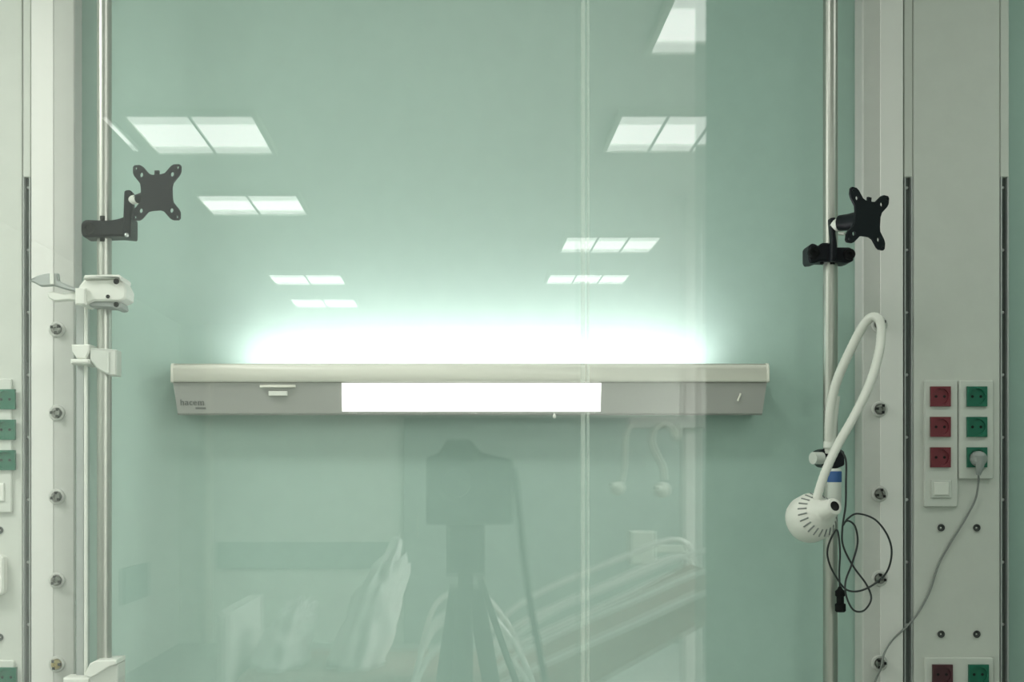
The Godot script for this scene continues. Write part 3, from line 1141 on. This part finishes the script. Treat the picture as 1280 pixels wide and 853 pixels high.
# ---------------------------------------------------------------- the ward behind the camera, seen only in the door glass
func ward_things() -> void:
	# end wall: door, guard rail, pale strip
	var s := st()
	box(s, Vector3(-0.49, 0, 12.94), Vector3(2.45, 2.12, 13.0), 0.004)
	var d := obj("door_2", s, M.door_grey)
	tag(d, "wide grey sliding door in the white end wall of the ward", "door")
	d.set_meta("kind", "structure")
	s = st()
	rod(s, Vector3(-0.36, 1.0, 12.9), Vector3(-0.36, 1.2, 12.9), 0.012, 10)
	obj("handle", s, M.steel, d)
	s = st()
	box(s, Vector3(-2.25, 0.70, 12.96), Vector3(-0.6, 0.95, 13.0), 0.006)
	struct("trim_2", s, M.guard_rail, "dark guard rail along the end wall of the ward", "trim")
	s = st()
	box(s, Vector3(-2.36, 0.0, 12.93), Vector3(-2.29, CEIL, 13.0), 0.004)
	struct("trim_3", s, M.white_plastic, "slim white vertical casing on the end wall of the ward", "trim")
	s = st()
	box(s, Vector3(-2.6, 0.56, 10.75), Vector3(-2.57, 0.84, 11.6), 0.004)
	tag(obj("wall_vent", s, M.guard_rail), "dark rectangular vent low on the ward side wall", "vent")
	# equipment column with two gooseneck lamps
	var c := R(866, 0, 7.0)
	var t := thing("equipment_column", "pale floor to ceiling equipment column beyond the hospital bed", "column", Vector3(c.x, 0, c.z))
	s = st()
	box(s, Vector3(c.x - 0.045, 0, c.z - 0.04), Vector3(c.x + 0.045, CEIL, c.z + 0.04), 0.006)
	obj("body", s, M.bed_frame, t)
	s = st()
	var r0 := R(785, 536, 7.0)
	var r1 := R(878, 522, 7.0)
	box(s, Vector3(r0.x, r0.y, c.z - 0.08), Vector3(r1.x, r1.y, c.z - 0.041), 0.005)
	obj("cross_rail", s, M.bed_frame, t)
	s = st()
	var b0 := R(786, 706, 6.95)
	var b1 := R(818, 664, 6.95)
	box(s, Vector3(b0.x, b0.y, c.z - 0.16), Vector3(b1.x, b1.y, c.z - 0.04), 0.01)
	box(s, Vector3(b1.x - 0.02, b0.y + 0.06, c.z - 0.08), Vector3(c.x - 0.04, b0.y + 0.1, c.z - 0.04), 0.004)
	obj("pump_box", s, M.white_plastic, t)
	gooseneck("cream gooseneck lamp hooked high on the ward equipment column", [R(850, 530, 6.93), R(848, 548, 6.9), R(842, 536, 6.88), R(831, 530, 6.87), R(820, 537, 6.86), R(817, 552, 6.86), R(823, 568, 6.85), R(831, 584, 6.85), R(833, 600, 6.86)], 0.014, R(822, 611, 6.8), Vector3(-0.5, 0.1, -0.7), 0.8, R(850, 530, 6.93), false, "lamps on the ward column")
	gooseneck("cream gooseneck lamp drooping straight from the ward column rail", [R(790, 531, 6.93), R(784, 545, 6.9), R(783, 575, 6.88), R(781, 595, 6.88), R(776, 610, 6.88)], 0.012, R(765, 606, 6.8), Vector3(-0.6, 0.3, -0.6), 0.7, R(790, 531, 6.93), false, "lamps on the ward column")
	hospital_bed()
	photo_tripod()


func hospital_bed() -> void:
	# stands side-on, 6 m of mirrored path away, its head section raised
	var z0 := 6.15
	var z1 := 7.05
	var t := thing("hospital_bed", "pale hospital bed with raised head section and tube side rails", "bed", Vector3(0.2, 0, (z0 + z1) / 2))
	var s := st()
	box(s, Vector3(-0.95, 0.42, z0 + 0.05), Vector3(1.2, 0.52, z1 - 0.05), 0.01)
	obj("frame", s, M.bed_frame, t)
	s = st()
	prism(s, round_poly(PackedVector2Array([Vector2(-0.95, 0.53), Vector2(0.42, 0.53), Vector2(1.22, 0.98), Vector2(1.17, 1.12), Vector2(0.38, 0.68), Vector2(-0.95, 0.68)]), 0.05), z0 + 0.02, z1 - 0.02, 0.02)
	obj("mattress", s, M.mattress_rose, t)
	for x in [-0.85, 1.05]:
		for z in [z0 + 0.1, z1 - 0.1]:
			s = st()
			box(s, Vector3(x - 0.03, 0.12, z - 0.03), Vector3(x + 0.03, 0.42, z + 0.03), 0.004)
			var leg := obj("leg", s, M.bed_frame, t)
			s = st()
			lathe(s, [[-0.02, 0.0001], [-0.02, 0.05], [-0.015, 0.06], [0.015, 0.06], [0.02, 0.05], [0.02, 0.0001]], Vector3(x, 0.06, z), Vector3(0, 0, 1), 18)
			obj("caster", s, M.door_grey, leg)
	s = st()
	box(s, Vector3(-1.02, 0.40, z0), Vector3(-0.96, 0.95, z1), 0.02)
	obj("footboard", s, M.bed_frame, t)
	for z in [z0 - 0.03, z1 + 0.03]:
		for k in 3:
			s = st()
			var dy := 0.10 * k
			tube(s, smooth_path([Vector3(0.12, 0.60 + dy * 0.6, z), Vector3(0.35, 0.72 + dy, z), Vector3(0.75, 0.90 + dy, z), Vector3(1.12, 1.06 + dy * 0.8, z), Vector3(1.2, 0.98, z)], 6), 0.014, 10)
			obj("side_rail", s, M.bed_frame, t)
		for k in 2:
			s = st()
			tube(s, smooth_path([Vector3(-0.2, 0.56, z), Vector3(-0.1, 0.78 + 0.12 * k, z), Vector3(0.1, 0.84 + 0.12 * k, z), Vector3(0.26, 0.72 + 0.08 * k, z), Vector3(0.36, 0.56, z)], 6), 0.014, 10)
			obj("side_rail", s, M.bed_frame, t)
	# crumpled white bedding
	var spots := [["white crumpled duvet heaped on the foot end of the bed", Vector3(-0.80, 0.70, 6.5), Vector3(0.12, 0.26, 0.28), 4], ["white crumpled pillow propped between duvet and head section", Vector3(-0.45, 0.70, 6.5), Vector3(0.13, 0.48, 0.26), 7]]
	for b in spots:
		var m := st()
		heap(m, b[1], b[2], b[3])
		tag(obj("duvet" if b[3] == 4 else "pillow", m, M.sheet_white), b[0], "bedding")


func heap(s: SurfaceTool, at: Vector3, size: Vector3, seed_: int, lean := 0.35) -> void:
	var n := FastNoiseLite.new()
	n.seed = seed_
	n.frequency = 2.4
	n.fractal_octaves = 3
	s.set_smooth_group(0)
	var rows := 24
	var cols := 36
	var g := []
	for i in rows + 1:
		var row := PackedVector3Array()
		var th := PI * i / rows
		for j in cols:
			var ph := TAU * j / cols
			var d := Vector3(sin(th) * cos(ph), cos(th), sin(th) * sin(ph))
			var r := 1.0 + 0.30 * n.get_noise_3d(d.x * 1.2, d.y * 1.2, d.z * 1.2) + 0.05 * sin(9.0 * ph + 3.0 * d.y)
			var p := d * size * r
			p.y = max(p.y, -0.012)
			p.x += lean * max(p.y, 0.0)
			row.append(at + p)
		g.append(row)
	for i in rows:
		for j in cols:
			var k := (j + 1) % cols
			quad(s, g[i][j], g[i][k], g[i + 1][k], g[i + 1][j])


func photo_tripod() -> void:
	var z := 3.2
	var t := thing("tripod_camera", "black camera on a dark tripod mirrored in the glass door", "camera", Vector3(0.02, 0, z))
	var s := st()
	prism(s, round_poly(PackedVector2Array([Vector2(-0.062, 1.415), Vector2(0.118, 1.415), Vector2(0.118, 1.550), Vector2(0.05, 1.565), Vector2(0.03, 1.592), Vector2(-0.02, 1.592), Vector2(-0.036, 1.562), Vector2(-0.062, 1.555)]), 0.008), z, z + 0.07, 0.006)
	obj("camera_body", s, M.black_matt, t)
	s = st()
	lathe(s, [[0.0, 0.038], [0.03, 0.038], [0.032, 0.036], [0.06, 0.036], [0.06, 0.030], [0.055, 0.028], [0.052, 0.0001]], Vector3(0, 1.5, z), Vector3(0, 0, -1), 28, false)
	obj("lens", s, M.black_plastic, t)
	s = st()
	box(s, Vector3(-0.02, 1.31, z + 0.005), Vector3(0.06, 1.414, z + 0.065), 0.008)
	obj("tripod_head", s, M.black_matt, t)
	s = st()
	rod(s, Vector3(0.02, 0.85, z + 0.035), Vector3(0.02, 1.31, z + 0.035), 0.016, 14)
	obj("centre_column", s, M.black_plastic, t)
	for k in 3:
		var a := TAU * k / 3.0 + 0.35
		s = st()
		rod(s, Vector3(0.02 + 0.02 * cos(a), 1.28, z + 0.035 + 0.02 * sin(a)), Vector3(0.02 + 0.26 * cos(a), 0.0, z + 0.035 + 0.26 * sin(a)), 0.019, 12)
		obj("leg", s, M.black_plastic, t)
	s = st()
	tube(s, smooth_path([Vector3(0.119, 1.53, z + 0.03), Vector3(0.125, 1.50, z + 0.02), Vector3(0.135, 1.40, z + 0.02), Vector3(0.155, 1.25, z + 0.02), Vector3(0.19, 1.05, z + 0.03), Vector3(0.16, 1.0, z + 0.03), Vector3(0.05, 1.3, z + 0.05)], 6), 0.007, 8)
	obj("strap", s, M.black_matt, t)
